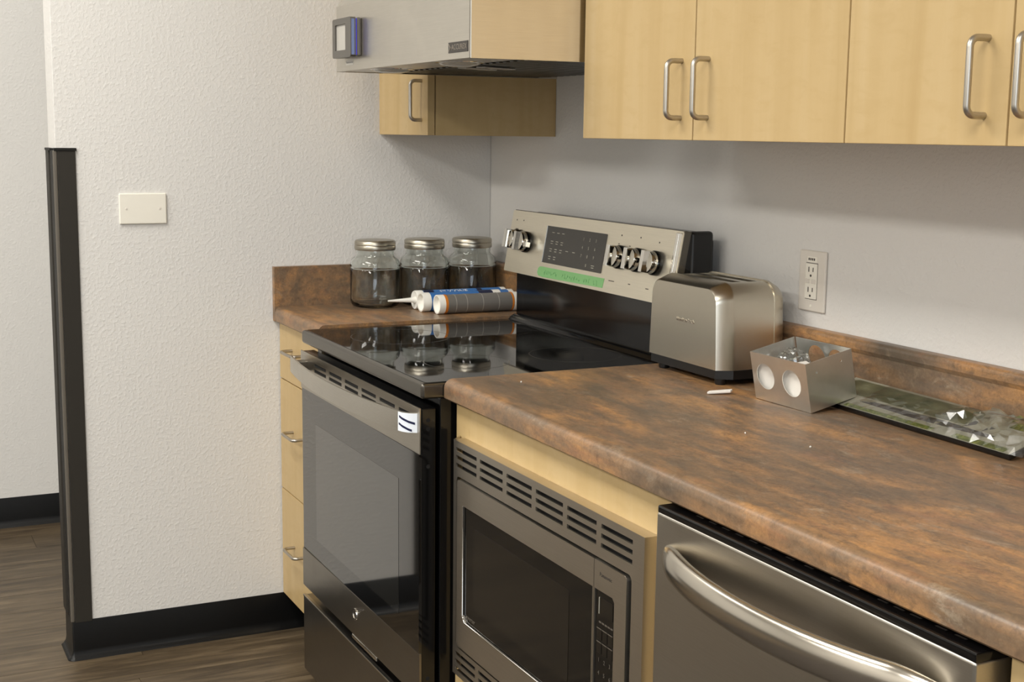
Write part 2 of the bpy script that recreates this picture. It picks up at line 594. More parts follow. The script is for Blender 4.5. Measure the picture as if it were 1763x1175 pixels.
# ------------------------------------------------------------------ cabinets
def pull(parent, x, y, z0, z1, proj=0.03, rad=0.0046, horiz=False, x1=None, z=None):
    """bent wire pull; vertical from z0 to z1, or horizontal from x to x1 at height z"""
    R_ = 0.012
    path = []
    if not horiz:
        c = [(0, z1), (proj, z1), (proj, z0), (0, z0)]
    else:
        c = [(0, x), (proj, x), (proj, x1), (0, x1)]
    def P(d, s):
        return (x, y - d, s) if not horiz else (s, y - d, z)
    path.append(P(0, c[0][1]))
    s0, s1 = c[0][1], c[2][1]
    sg = 1 if s1 > s0 else -1
    for k in range(7):
        a = PI / 2 * k / 6
        path.append(P(proj - R_ + R_ * math.sin(a), s0 + sg * (R_ - R_ * math.cos(a))))
    for k in range(7):
        a = PI / 2 * k / 6
        path.append(P(proj - R_ + R_ * math.cos(a), s1 - sg * (R_ - R_ * math.sin(a))))
    path.append(P(0, s1))
    return obj('handle', BM().tube(path, rad, 12), 'satin_nickel', parent, 60)

YD = -0.352
ZC = 1.3468
ZU = 2.20
HZ0, HZ1 = 1.3838, 1.4786
def upper(label, x0, x1, doors, xb0=None):
    t = thing('upper_cabinet', label, 'cabinet', (x0, 0, ZC), 'maple upper cabinets')
    b0 = xb0 if xb0 is not None else x0
    th = 0.016
    yb = YD + 0.0215
    obj('side_panel', BM().box(b0 + .0005, b0 + th, yb, -0.001, ZC + .0, ZU), 'maple', t, 0)
    obj('side_panel', BM().box(x1 - th, x1 - .0005, yb, -0.001, ZC + .0, ZU), 'maple', t, 0)
    obj('bottom_panel', BM().box(b0 + th, x1 - th, yb, -0.001, ZC + .001, ZC + .019), 'maple', t, 0)
    obj('top_panel', BM().box(b0 + th, x1 - th, yb, -0.001, ZU - .018, ZU), 'maple', t, 0)
    obj('back_panel', BM().box(b0 + th, x1 - th, -0.008, -0.001, ZC + .019, ZU - .018), 'maple_inside', t, 0)
    for (a, c, hx) in doors:
        d = obj('door', BM().box(a + .0015, c - .0015, YD, YD + .019, ZC, ZU, 0.0012), 'maple', t)
        pull(d, hx, YD, HZ0, HZ1)
    return t
upper('narrow maple wall cabinet in the corner behind the hood', 0.051, 0.3888, [(0.051, 0.3888, 0.349)], 0.002)
upper('maple wall cabinet with two doors next to the hood', 1.1688, 1.937, [(1.1688, 1.549, 1.511), (1.549, 1.937, 1.591)])
upper('maple wall cabinet at the right edge, above the wrapped panel', 1.937, 2.543, [(1.937, 2.2401, 2.201), (2.2401, 2.543, 2.279)])

# left base cabinet with three drawers
XL1 = 0.389
t = thing('drawer_cabinet', 'narrow maple base cabinet with drawers between wall and range', 'cabinet', (0.2, -0.3, 0))
b = BM()
b.box(0.004, 0.02, -0.597, -0.03, 0.1, 0.855); b.box(XL1 - .016, XL1, -0.597, -0.03, 0.1, 0.855)
b.box(0.02, XL1 - .016, -0.597, -0.03, 0.1, 0.118); b.box(0.02, XL1 - .016, -0.04, -0.03, 0.118, 0.855)
b.box(0.02, XL1 - .016, -0.597, -0.06, 0.837, 0.855)
b.box(0.004, XL1, -0.535, -0.52, 0.0, 0.1)
obj('carcass', b, 'maple', t, 0)
YF = -0.6175
for z0, z1, hz in ((0.703, 0.852, 0.79), (0.402, 0.700, 0.574), (0.104, 0.399, 0.262)):
    d = obj('drawer_front', BM().box(0.004, XL1 - .002, YF, YF + .019, z0, z1, 0.0012), 'maple', t)
    pull(d, 0.118, YF, 0, 0, 0.032, 0.0042, True, 0.214, hz)

# microwave cabinet
XM0, XM1 = 1.1655, 1.9195
t = thing('microwave_cabinet', 'maple base cabinet housing the built-in microwave', 'cabinet', (1.54, -0.3, 0))
YB = -0.611
obj('face_frame', BM().ext(rect(XM0, XM1, 0.1, 0.8545), [rect(1.225, 1.868, 0.36, 0.765)], 'xz', YB, YB + .02), 'maple', t, 0)
b = BM()
b.box(XM0, XM0 + .016, YB + .02, -0.03, 0.1, 0.8545); b.box(XM1 - .016, XM1, YB + .02, -0.03, 0.1, 0.8545)
b.box(XM0 + .016, XM1 - .016, YB + .02, -0.03, 0.1, 0.118); b.box(XM0 + .016, XM1 - .016, -0.04, -0.03, 0.118, 0.8545)
b.box(XM0 + .016, XM1 - .016, YB + .02, -0.04, 0.30, 0.3200)
b.box(XM0, XM1, -0.54, -0.525, 0.0, 0.1)
obj('carcass', b, 'maple', t, 0)

# sink-side base cabinet at the right edge
t = thing('base_cabinet', 'maple base cabinet right of the dishwasher at the picture edge', 'cabinet', (2.9, -0.3, 0))
b = BM()
b.box(2.5455, 3.15, YB + .0, -0.03, 0.1, 0.8545)
b.box(2.5455, 3.15, -0.54, -0.525, 0.0, 0.1)
obj('carcass', b, 'maple', t, 0)
d = obj('door', BM().box(2.60, 3.13, YB - .019, YB, 0.104, 0.80, 0.0012), 'maple', t)
pull(d, 2.65, YB - .019, 0.62, 0.716)

# ------------------------------------------------------------------ countertops
def counter_profile(splash=True):
    p = [(-0.605, 0.8550), (-0.631, 0.8550), (-0.634, 0.858)]
    R_ = 0.017
    p.append((-0.634, ZT - R_))
    for k in range(1, 9):
        a = PI / 2 * k / 8
        p.append((-0.634 + R_ - R_ * math.cos(a), ZT - R_ + R_ * math.sin(a)))
    zb = 0.9994
    c = 0.012
    p.append((-0.022 - c, ZT))
    for k in range(1, 7):
        a = PI / 2 * k / 6
        p.append((-0.022 - c + c * math.sin(a), ZT + c - c * math.cos(a)))
    R2 = 0.011
    p.append((-0.022, zb - 0.026))
    p.append((-0.026, zb - 0.018))
    p.append((-0.026, zb - 0.009))
    for k in range(0, 7):
        a = PI / 2 * k / 6
        p.append((-0.026 + 0.009 - 0.009 * math.cos(a), zb - .009 + 0.009 * math.sin(a)))
    p += [(-0.0015, zb), (-0.0015, 0.8700), (-0.605, 0.8700)]
    return p
prof_ = counter_profile()
kk = next(i for i, q in enumerate(prof_) if q[0] > -0.04)
deck_p = prof_[:kk + 1] + [(-0.034, 0.8700), (-0.605, 0.8700)]
splash_p = [(-0.034, 0.8700)] + prof_[kk:-1]
def counter_top(label, x0, x1):
    t = thing('countertop', label, 'countertop', ((x0 + x1) / 2, -0.3, 0.855))
    obj('deck', BM().ext(deck_p, [], 'yz', x0, x1), 'laminate', t, 25)
    obj('backsplash', BM().ext(splash_p, [], 'yz', x0, x1), 'laminate', t, 25)
    return t
counter_top('long brown mottled laminate countertop running right from the range', 1.1575, 3.3)
t = counter_top('short brown laminate countertop in the corner under the jars', 0.0185, 0.3895)
obj('side_splash', BM().box(0.0005, 0.0185, -0.6345, -0.002, 0.8550, 0.9994, 0.0012), 'laminate', t, 25)

# ------------------------------------------------------------------ range
X0, X1 = 0.398, 1.1535
YDR = -0.681
R = thing('electric_range', 'stainless freestanding electric range with black glass cooktop', 'range', (0.775, -0.35, 0))
obj('body', BM().box(X0 + .002, X1 - .002, -0.640, -0.04, 0.0, 0.857, 0.003), 'black_gloss', R)
ct = obj('cooktop', BM().box(X0 - .001, X1 + .0005, -0.6785, -0.062, 0.8555, 0.8865, 0.007, 4), 'black_steel', R)
obj('glass_top', BM().ext(rrect(X0 + .006, X1 - .006, -0.668, -0.118, 0.008), [], 'xy', 0.8862, 0.8872), 'black_glass', ct)
for (cx, cy, rr) in ((0.585, -0.50, 0.115), (0.96, -0.50, 0.09), (0.585, -0.245, 0.075), (0.96, -0.245, 0.10)):
    obj('burner_ring', BM().ext(circ(cx, cy, rr, 40), [circ(cx, cy, rr - .0022, 40)], 'xy', 0.8872, 0.88735), 'panel_black', ct, 0)

# oven door
door = obj('oven_door', BM().box(X0 + .005, X1 - .002, YDR + .003, -0.648, 0.2615, 0.838, 0.003), 'black_gloss', R)
holes = []
for gx in range(6):
    a = 0.505 + gx * 0.108
    c = min(a + 0.086, 1.135)
    holes.append(rect(a, c, 0.8150, 0.8225))
    holes.append(rect(a, c, 0.8020, 0.8095))
XD0, XD1 = X0 + .004, X1 - .0005
obj('vent_band', BM().ext(rect(XD0, XD1, 0.750, 0.8395), holes, 'xz', YDR - .001, YDR + .0012), 'steel_band', door, 0)
obj('vent_backing', BM().box(XD0 + .003, XD1 - .003, YDR + .0014, YDR + .0035, 0.752, 0.836), 'dark_void', door, 0)
def glass_y(x): return YDR + .0012 - .0034 * (x - XD0) / (XD1 - XD0)     # the pane sits a hair out of square
obj('door_glass', BM().ext([(XD0, glass_y(XD0)), (XD1, glass_y(XD1)), (XD1, YDR + .004), (XD0, YDR + .004)], [], 'xy', 0.354, 0.7495), 'oven_glass', door, 0)
obj('window', BM().ext([(0.507, glass_y(0.507) - .0004), (1.045, glass_y(1.045) - .0004), (1.045, glass_y(1.045) + .0004), (0.507, glass_y(0.507) + .0004)], [], 'xy', 0.40, 0.679), 'oven_window', door, 0)
obj('lower_panel', BM().box(XD0, XD1, YDR - .0015, YDR + .004, 0.2600, 0.3535, 0.001), 'steel_range', door)
em = obj('emblem', BM().lathe([(0, .0012), (.0105, .0012), (.0105, 0)], 28, T(0.783, YDR - .0015, 0.311) @ RX(PI / 2)), 'steel_range', door)
obj('ring', BM().lathe([(.0105, 0), (.0105, .0024), (.0128, .0024), (.0135, 0)], 28, T(0.783, YDR - .0015, 0.311) @ RX(PI / 2), True), 'chrome', em)
obj('latch_strip', BM().box(0.762, 0.917, YDR - .003, YDR + .01, 0.2505, 0.2600, 0.002), 'chrome', door)
# side of the door: small fixing holes
for zz in (0.815, 0.798, 0.725, 0.30):
    obj('hinge_hole', BM().lathe([(0, .0003), (.0042, .0003), (.0042, 0)], 12, T(X1 - .002, -0.664, zz) @ RY(PI / 2)), 'dark_void', door)
# handle: flat bowed strap with a return at each end
hp = []
n = 28
for i in range(n + 1):
    s = i / n
    x = 0.4015 + (1.108 - 0.4015) * s
    y = -0.708 - 0.030 * (1 - (2 * s - 1) ** 2)
    hp.append((x, y))
th = 0.005
outer = hp + [(1.122, -0.7045), (1.134, -0.6965), (1.142, -0.682)]
inner = [(1.136, -0.682), (1.129, -0.6925), (1.119, -0.6995)] + [(x, y + th) for x, y in reversed(hp)]
hb = BM().ext(outer + inner, [], 'xy', 0.7895, 0.828)
hd = obj('handle', hb, 'steel_hood', door, 40)
obj('mount', BM().box(0.425, 0.455, -0.712, YDR, 0.797, 0.820, 0.002), 'steel_range', hd)
# window reflection painted as white patch with navy strokes on the right return
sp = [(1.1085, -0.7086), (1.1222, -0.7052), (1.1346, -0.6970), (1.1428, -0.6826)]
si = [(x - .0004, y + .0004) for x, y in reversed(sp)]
refl = obj('end_reflection', BM().ext(sp + si, [], 'xy', 0.7905, 0.8275), 'reflection_white', hd, 40, label='painted white window reflection with two navy strokes')
def along(s):
    k = s * 3
    i = min(int(k), 2)
    a, c = Vector(sp[i]), Vector(sp[i + 1])
    return a.lerp(c, k - i)
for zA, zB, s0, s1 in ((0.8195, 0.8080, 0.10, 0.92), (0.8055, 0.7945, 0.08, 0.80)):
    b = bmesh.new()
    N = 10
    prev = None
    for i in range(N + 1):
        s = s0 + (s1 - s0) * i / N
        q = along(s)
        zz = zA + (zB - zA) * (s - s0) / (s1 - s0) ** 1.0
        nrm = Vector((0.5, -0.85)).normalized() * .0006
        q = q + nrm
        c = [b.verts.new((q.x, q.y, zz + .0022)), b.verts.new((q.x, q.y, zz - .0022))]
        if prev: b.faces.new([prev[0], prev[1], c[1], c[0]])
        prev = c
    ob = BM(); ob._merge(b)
    obj('stroke', ob, 'reflection_navy', refl, 0)

# storage drawer
dr = obj('storage_drawer', BM().box(XD0, XD1, YDR - .0015, -0.648, 0.045, 0.2345, 0.003, 3), 'steel_range', R)
obj('top_lip', BM().box(XD0 + .002, XD1 - .002, YDR - .003, YDR + .006, 0.2325, 0.2365, 0.001), 'steel', dr)

# backguard
TH = math.atan2(0.027, 0.152)
LB = 0.1545
PM = T(0, -0.125, 1.008) @ RX(-TH)          # local: x, -y outward, z up the slope
bg = obj('backguard', BM().ext([(-0.02, 0.9), (-0.118, 0.9), (-0.126, 0.896), (-0.135, 0.8872), (-0.105, 0.8872), (-0.02, 0.8872)], [], 'yz', X0 + .004, X1 - .004)
         .ext([(-0.03, 0.8872), (-0.112, 0.8872), (-0.112, 1.01), (-0.09, 1.152), (-0.05, 1.158), (-0.03, 1.14)], [], 'yz', X0 + .004, X1 - .003), 'black_gloss', R)
obj('end_cap', BM().box(1.1325, X1 + .001, -0.085, -0.03, 0.93, 1.160, 0.008, 3), 'black_plastic', bg)
XP0, XP1 = 0.364, 1.1535
pn = obj('control_panel', BM().ext(rrect(XP0, XP1, -0.001, LB, 0.004), [], 'xz', -0.006, 0.0, PM), 'steel_panel', R)
obj('panel_edge', BM().box(XP0 + .002, XP1 - .001, -0.002, 0.014, LB - .0045, LB + .002, 0.001, 2, PM).box(XP1 - .006, XP1 + .0005, -0.004, 0.012, 0.002, LB, 0.001, 2, PM), 'black_steel', pn)
obj('chrome_end', BM().box(XP1 - .024, XP1 - .014, -0.0085, -0.005, 0.002, LB - .004, 0.002, 2, PM).box(XP1 - .012, XP1 - .003, -0.0085, -0.005, 0.002, LB - .004, 0.002, 2, PM), 'chrome', pn)
def S_(v): return LB * (1 - v)
dp = obj('touch_display', BM().ext(rrect(0.566, 0.853, S_(0.755), S_(0.178), 0.003), [], 'xz', -0.0075, -0.004, PM), 'panel_black', pn)
obj('display_trim', BM().box(0.5625, 0.566, -0.008, -0.005, S_(0.757), S_(0.176), 0, 0, PM), 'chrome', pn)
def mark(x, v, w_, h_=0.0016):
    return BM().box(x - w_ / 2, x + w_ / 2, -0.0078, -0.0072, S_(v) - h_ / 2, S_(v) + h_ / 2, 0, 0, PM)
for v_, xs in ((0.29, (0.600, 0.625, 0.650)), (0.425, (0.600, 0.625, 0.650)), (0.545, (0.600, 0.625, 0.650, 0.681, 0.714)), (0.665, (0.600, 0.625))):
    for x in xs:
        obj('key_legend', mark(x, v_ - .018, 0.012), 'print_light', dp, 0)
        if x < 0.67 and v_ > .3: obj('key_legend', mark(x, v_ + .018, 0.010), 'print_light', dp, 0)
digits = ['123', '456', '789']
for i, row in enumerate(digits):
    for j, ch in enumerate(row):
        obj('key_digit', text_bm(ch, 0.0105, PM @ T(0.752 + j * 0.029, -0.0079, S_(0.305 + i * 0.125)) @ FRONT), 'print_light', dp, 0)
obj('key_digit', text_bm('0', 0.0105, PM @ T(0.781, -0.0079, S_(0.685)) @ FRONT), 'print_light', dp, 0)
obj('key_legend', mark(0.812, 0.67, 0.014), 'print_light', dp, 0)
obj('key_legend', mark(0.812, 0.70, 0.011), 'print_light', dp, 0)
# printed legends around the knobs
for x, v_, w_ in ((0.903, 0.83, 0.024), (0.979, 0.825, 0.009), (1.053, 0.84, 0.012), (0.955, 0.30, 0.006), (0.908, 0.29, 0.006), (1.045, 0.36, 0.020), (1.075, 0.37, 0.022), (0.40, 0.30, 0.014), (0.425, 0.31, 0.012)):
    obj('legend', BM().box(x - w_ / 2, x + w_ / 2, -0.0064, -0.0058, S_(v_) - .001, S_(v_) + .001, 0, 0, PM), 'print_dark', pn, 0)
for x, v_ in ((0.914, 0.165), (0.994, 0.16), (1.070, 0.19), (0.392, 0.155), (0.430, 0.15), (0.490, 0.555)):
    obj('indicator', BM().lathe([(0, .0004), (.0019, .0004), (.0019, 0)], 10, PM @ T(x, -0.006, S_(v_)) @ RX(PI / 2)), 'slot_dark', pn, 0)

def knob(x, v, lever=False):
    k = obj('knob', BM().lathe([(0, 0), (.0255, 0), (.0262, .002), (.0262, .010), (.0245, .0125), (0, .0125)], 32, PM @ T(x, -0.006, S_(v)) @ RX(PI / 2)), 'black_gloss', R)
    obj('dial', BM().lathe([(.0238, .012), (.0238, .0235), (.0225, .0260), (0, .0272)], 32, PM @ T(x, -0.006, S_(v)) @ RX(PI / 2)), 'chrome', k)
    gb = BM()
    Lx = 0.0062
    gb.ext([(-Lx - .003, -.0265), (Lx + .003, -.0265), (Lx, -.0445), (-Lx, -.0445)], [], 'xy', -0.0225, 0.0225, PM @ T(x, 0, S_(v)))
    obj('grip', gb, 'chrome', k, 30)
    if lever:
        obj('lever', BM().box(x + .0235, x + .036, -0.030, -0.016, S_(v) - .0125, S_(v) + .001, .0015, 2, PM), 'chrome', k)
    return k
for x, v, lv in ((0.414, 0.475, False), (0.470, 0.49, True), (0.927, 0.475, False), (1.001, 0.475, False), (1.0725, 0.475, False)):
    knob(x, v, lv)
# masking tape
tp = [(0.551, S_(0.86)), (0.557, S_(0.832)), (0.566, S_(0.824)), (0.872, S_(0.816)), (0.8695, S_(0.955)), (0.58, S_(0.985)), (0.556, S_(0.972)), (0.549, S_(0.925))]
tpo = tag(obj('masking_tape', BM().ext(tp, [], 'xz', -0.0068, -0.0061, PM), 'tape_green', None, 0), 'strip of green masking tape on the range control panel', 'tape')
b = BM()
random.seed(3)
xx = 0.585
while xx < 0.845:
    base = S_(0.905 + 0.012 * (0.7 - xx))
    if random.random() < 0.84:
        pts = []
        for q in range(5):
            pts.append(PM @ Vector((xx + q * .0016 + random.uniform(-.001, .001), -0.0070, base + random.uniform(-.006, .006))))
        b.tube(pts, 0.00045, 4)
    xx += 0.0115
obj('handwriting', b, 'tape_ink', tpo, 0)

# ------------------------------------------------------------------ range hood
HX0, HX1, HY, HZ = 0.3905, 1.1600, -0.5840, 1.4920
H = thing('range_hood', 'brushed stainless range hood with sloped top above the range', 'range hood', (0.766, -0.3, HZ))
prof = [(HY, HZ), (HY + .002, HZ - .0005), (HY + .012, HZ - .0005), (HY + .012, HZ + .012), (-0.002, HZ + .012), (-0.002, 2.1), (-0.28, 2.1), (-0.30, 2.0), (HY, 1.639)]
obj('canopy', BM().ext(prof, [], 'yz', HX0 + .004, HX1 - .004), 'steel_hood', H, 30)
sp_ = [(HY + .0005, HZ - .001), (-0.002, HZ - .001), (-0.002, 2.1), (-0.28, 2.1), (-0.30, 2.0), (HY + .0005, 1.639)]
obj('side_plate', BM().ext(sp_, [], 'yz', HX1 - .004, HX1), 'steel_hood_side', H, 0)
obj('side_plate', BM().ext(sp_, [], 'yz', HX0, HX0 + .004), 'steel_hood_side', H, 0)
obj('edge_seam', BM().box(HX1 - .0075, HX1 - .006, HY - .0004, HY + .004, HZ, 1.64), 'print_dark', H, 0)
pan = obj('bottom_pan', BM().box(HX0 + .004, HX1 - .004, HY + .012, HY + .115, HZ + .001, HZ + .012), 'steel_hood', H, 0)
fl = obj('filter_frame', BM().box(HX0 + .004, HX1 - .004, HY + .118, -0.012, HZ + .004, HZ + .012), 'hood_under', H, 0)
for i in range(22):
    xx = HX0 + .03 + i * 0.0322
    obj('filter_slat', BM().box(xx, xx + .017, HY + .14, -0.04, HZ + .001, HZ + .0042, .001), 'hood_under', fl, 30)
for cx in (0.590, 0.965):
    l_ = obj('lamp_lens', BM().lathe([(0, -.010), (.022, -.0092), (.037, -.006), (.044, 0), (.044, .004), (0, .004)], 32, T(cx, -0.522, HZ + .001)), 'lamp_lens', H)
    obj('bezel', BM().lathe([(.0435, .002), (.0435, -.0025), (.050, -.0015), (.051, .002)], 32, T(cx, -0.522, HZ + .001), True), 'chrome', l_)
for i in range(2):
    bx = 0.985 + i * 0.05
    obj('pale_plate', BM().box(-.012, .012, -.055, .055, -.0015, .0015, .001, 1, T(bx - .2, -0.40 + i * .02, HZ - .002) @ RZ(0.5)), 'display_grey', H)  # two pale angled plates under the canopy
# touch display module
DX0, DX1, DY = 0.441, 0.566, HY - 0.026
dm = obj('display_module', BM().box(DX0, DX1, HY - .011, HY, 1.5195, 1.6045, 0.004, 3), 'display_frame', H)
obj('light_strip', BM().box(DX0 + .003, DX1 - .001, HY - .0135, HY - .011, 1.5225, 1.602), 'led_blue', dm, 0)
fb = obj('front_bezel', BM().ext(rrect(DX0, DX1, 1.5185, 1.6055, 0.006), [rect(DX0 + .018, DX1 - .036, 1.535, 1.592)], 'xz', DY, HY - .0135), 'display_frame', dm, 30)
obj('screen', BM().box(DX0 + .017, DX1 - .035, DY + .004, DY + .008, 1.534, 1.593), 'display_grey', dm, 0)
obj('side_lens', BM().box(DX1 - .0005, DX1 + .0008, DY + .002, HY - .017, 1.523, 1.601), 'clear_blue', dm, 0)
tg = obj('tag_sticker', BM().box(0.460, 0.511, HY - .0006, HY, 1.5035, 1.5145), 'tag_white', H, 0)
for i in range(5):
    obj('print_mark', BM().box(0.465 + i * .009, 0.4715 + i * .009, HY - .0009, HY - .0005, 1.5075, 1.5105), 'print_grey', tg, 0)
bdg = obj('name_badge', BM().box(1.056, 1.1460, HY - .0012, HY, 1.5035, 1.5235, 0.0004), 'badge_dark', H, 0)
obj('lettering', text_bm('ACCUREX', 0.0145, T(1.1065, HY - .0014, 1.5135) @ FRONT, space=1.08), 'badge_ink', bdg, 0)
obj('chevron', BM().ext([(1.058, 1.5205), (1.060, 1.5205), (1.068, 1.5135), (1.060, 1.5065), (1.058, 1.5065), (1.0645, 1.5135)], [], 'xz', HY - .0018, HY - .001), 'badge_ink', bdg, 0)

# ------------------------------------------------------------------ microwave
MW = thing('built_in_microwave', 'built-in microwave with slotted stainless trim kit below the counter', 'microwave', (1.54, -0.4, 0.335))
TX0, TX1, TZ0, TZ1 = 1.2055, 1.8885, 0.330, 0.7875
YT = -0.6345
groups = [(1.2165, 1.309), (1.324, 1.4186), (1.4345, 1.5305), (1.546, 1.641), (1.6555, 1.7495), (1.7645, 1.856)]
hl = [rrect(1.2195, 1.8555, 0.3865, 0.7205, 0.010)]
for a, c in groups:
    for zc in (0.7715, 0.7565, 0.7415, 0.3735, 0.3585, 0.3435):
        hl.append(rect(a, c, zc - .0034, zc + .0034))
tk = obj('trim_frame', BM().ext(rect(TX0, TX1, TZ0, TZ1), hl, 'xz', YT, YT + .003), 'steel_mw', MW, 0)
b = BM()
b.box(TX1 - .003, TX1, YT + .003, -0.6112, TZ0, TZ1)
b.box(TX0, TX1 - .003, YT + .003, -0.6112, TZ1 - .003, TZ1)
b.box(TX0, TX1 - .003, YT + .003, -0.6112, TZ0, TZ0 + .003)
b.ext([(TX0, YT), (TX0, YT + .003), (1.187, -0.6112), (1.183, -0.6112)], [], 'xy', TZ0, TZ1)
obj('trim_return', b, 'steel_mw', tk, 0)
obj('casing', BM().box(1.228, 1.865, -0.603, -0.12, 0.363, 0.762), 'black_plastic', MW, 0)
obj('baffle', BM().box(1.2095, 1.8845, -0.618, -0.612, 0.334, 0.784), 'dark_void', MW, 0)
YM = -0.6375
GX0, GX1, GZ0, GZ1 = 1.2575, 1.8125, 0.4485, 0.6715
md = obj('door', BM().ext(rrect(1.2285, 1.7495, 0.3925, 0.7165, (0.0, 0.0, 0.008, 0.008)), [[(GX0, GZ0 + .012), (GX0 + .010, GZ0), (1.7465, GZ0), (1.7465, GZ1), (GX0, GZ1)]], 'xz', YM, YM + .016), 'steel_mw', MW, 30)
gl = obj('door_glass', BM().box(GX0 - .003, 1.7480, YM + .0025, YM + .014, GZ0 - .004, GZ1 + .003), 'mw_glass', md, 0)
obj('window', BM().ext(rrect(1.302, 1.668, 0.485, 0.640, 0.006), [], 'xz', YM + .0021, YM + .0026), 'mw_window', gl, 0)
edge = []
obj('window_bead', BM().tube([(GX0, YM - .0003, GZ1), (GX0, YM - .0003, GZ0 + .012), (GX0 + .010, YM - .0003, GZ0), (1.7465, YM - .0003, GZ0)], 0.0014, 8), 'chrome', md, 60)
obj('lettering', text_bm('inverter', 0.0125, T(1.290, YM + .0019, 0.4625) @ FRONT), 'print_dark', gl, 0)
mc = obj('control_section', BM().ext(rrect(1.7510, 1.8465, 0.3925, 0.7165, (0.008, 0.008, 0, 0)), [[(1.7530, GZ0), (GX1, GZ0), (GX1, GZ1 - .006), (GX1 - .006, GZ1), (1.7530, GZ1)]], 'xz', YM, YM + .016), 'steel_mw', MW, 30)
kp = obj('keypad', BM().box(1.7515, GX1 + .003, YM + .0025, YM + .014, GZ0 - .003, GZ1 + .003), 'mw_glass', mc, 0)
obj('lettering', text_bm('Panasonic', 0.0088, T(1.7865, YM - .0002, 0.6975) @ FRONT, space=1.05), 'slot_dark', mc, 0)
obj('display', BM().ext(rrect(1.766, 1.806, 0.633, 0.661, 0.003), [], 'xz', YM + .0018, YM + .0025), 'mw_window', kp, 0)
obj('display_edge', BM().box(1.7648, 1.7662, YM + .0012, YM + .0025, 0.634, 0.660), 'print_light', kp, 0)
for i in range(5):
    obj('legend', BM().box(1.765 + i * .0088, 1.7715 + i * .0088, YM + .0018, YM + .0025, 0.620, 0.6222), 'print_dark', kp, 0)
for row in range(2):
    for cidx in range(3):
        a = 1.7600 + cidx * .0165
        z1 = 0.6115 - row * .0215
        kb = obj('key', BM().box(a, a + .0145, YM + .0014, YM + .0026, z1 - .0185, z1, .0005), 'mw_window', kp, 0)
        obj('key_line', BM().box(a, a + .0145, YM + .0011, YM + .0015, z1 - .0014, z1), 'print_dark', kb, 0)
for row in range(4):
    for cidx in range(3):
        ch = '1234567890'[min(row * 3 + cidx, 9)]
        obj('key_digit', text_bm(ch, 0.0095, T(1.7670 + cidx * .0165, YM + .0019, 0.5605 - row * .0205) @ FRONT), 'print_dark', kp, 0)

# ------------------------------------------------------------------ dishwasher
DW = thing('dishwasher', 'stainless dishwasher with curved bar handle and black top controls', 'dishwasher', (2.235, -0.35, 0))
A0, A1 = 1.9365, 2.5325
obj('tub', BM().box(A0 + .008, A1 - .006, -0.592, -0.05, 0.0, 0.835), 'black_plastic', DW, 0)
dd = obj('door', BM().box(A0, A1, -0.6465, -0.594, 0.115, 0.8405, 0.004, 3), 'steel_dw', DW)
cs = obj('control_strip', BM().box(A0 + .0005, A1 - .0005, -0.6455, -0.575, 0.8385, 0.8500, 0.0025, 2), 'black_gloss', dd)
random.seed(11)
for grp, (xa, n_, stp) in enumerate(((2.005, 6, .030), (2.200, 2, .036), (2.285, 2, .032), (2.365, 3, .026), (2.455, 2, .028))):
    for i in range(n_):
        xx = xa + i * stp
        obj('legend', BM().box(xx, xx + .016, -0.6275, -0.6245, 0.8500, 0.8502), 'slot_dark', cs, 0)
        if grp == 0: obj('legend', BM().box(xx + .002, xx + .012, -0.6205, -0.619, 0.8500, 0.8502), 'slot_dark', cs, 0)
path, rads = [], []
n = 90
for i in range(n + 1):
    s = i / n
    q = (1 - (2 * s - 1) ** 2)
    path.append((1.9665 + 0.5365 * s, -0.6440 - 0.058 * q ** 0.75, 0.792 - 0.004 * q))
    e = min(1.0, (min(s, 1 - s) / 0.12))
    rads.append(0.0075 + 0.0125 * (1 - (1 - e) ** 2))
obj('handle', BM().tube(path, rads, 24, (0.62, 1.15)), 'bar_steel', dd, 60)
obj('toe_panel', BM().box(A0 + .004, A1 - .004, -0.55, -0.54, 0.0, 0.11), 'black_plastic', DW, 0)

# ------------------------------------------------------------------ glass jars
jl = ['clear glass jar with metal lid nearest the front of the corner counter',
      'clear glass jar with metal lid in the middle of the three',
      'clear glass jar with metal lid closest to the range control panel']
for jx, jy, lb in ((0.0965, -0.3815, jl[0]), (0.0965, -0.2405, jl[1]), (0.0965, -0.1000, jl[2])):
    j = thing('glass_jar', lb, 'jar', (jx, jy, ZT), 'glass jars in the corner')
    out = [(0, 0.0005), (.052, 0.0005), (.060, .004), (.0655, .012), (.0665, .022), (.0668, .100), (.0655, .1025), (.0668, .105), (.0655, .1085), (.0668, .111), (.0660, .118), (.0630, .1245), (.0575, .1300), (.0525, .1340), (.0505, .1390), (.0505, .170)]
    inn = [(.0475, .170), (.0475, .138), (.0500, .1325), (.0550, .1280), (.0605, .1220), (.0630, .1150), (.0635, .106), (.0635, .098), (.0628, .024), (.0615, .016), (.056, .010), (0, .0085)]
    jb = BM().lathe(out + inn, 72)
    for v in jb.bm.verts:
        if 0.018 < v.co.z < 0.1 and v.co.xy.length > .05:
            a = math.atan2(v.co.y, v.co.x)
            k_ = 1 + 0.011 * abs(math.cos(6 * a))
            v.co.x *= k_ / 1.006; v.co.y *= k_ / 1.006
    jb.bm.transform(T(jx, jy, ZT))
    obj('jar_body', jb, 'glass', j, 50)
    lid = [(0, .1780), (.046, .1780), (.0515, .1768), (.0540, .1740), (.0545, .1660), (.0533, .1645), (.0545, .1625), (.0545, .1545), (.0535, .1515), (.0520, .1515), (.0520, .1755), (0, .1755)]
    obj('lid', BM().lathe(lid, 40, T(jx, jy, ZT)), 'lid_tin', j, 40)

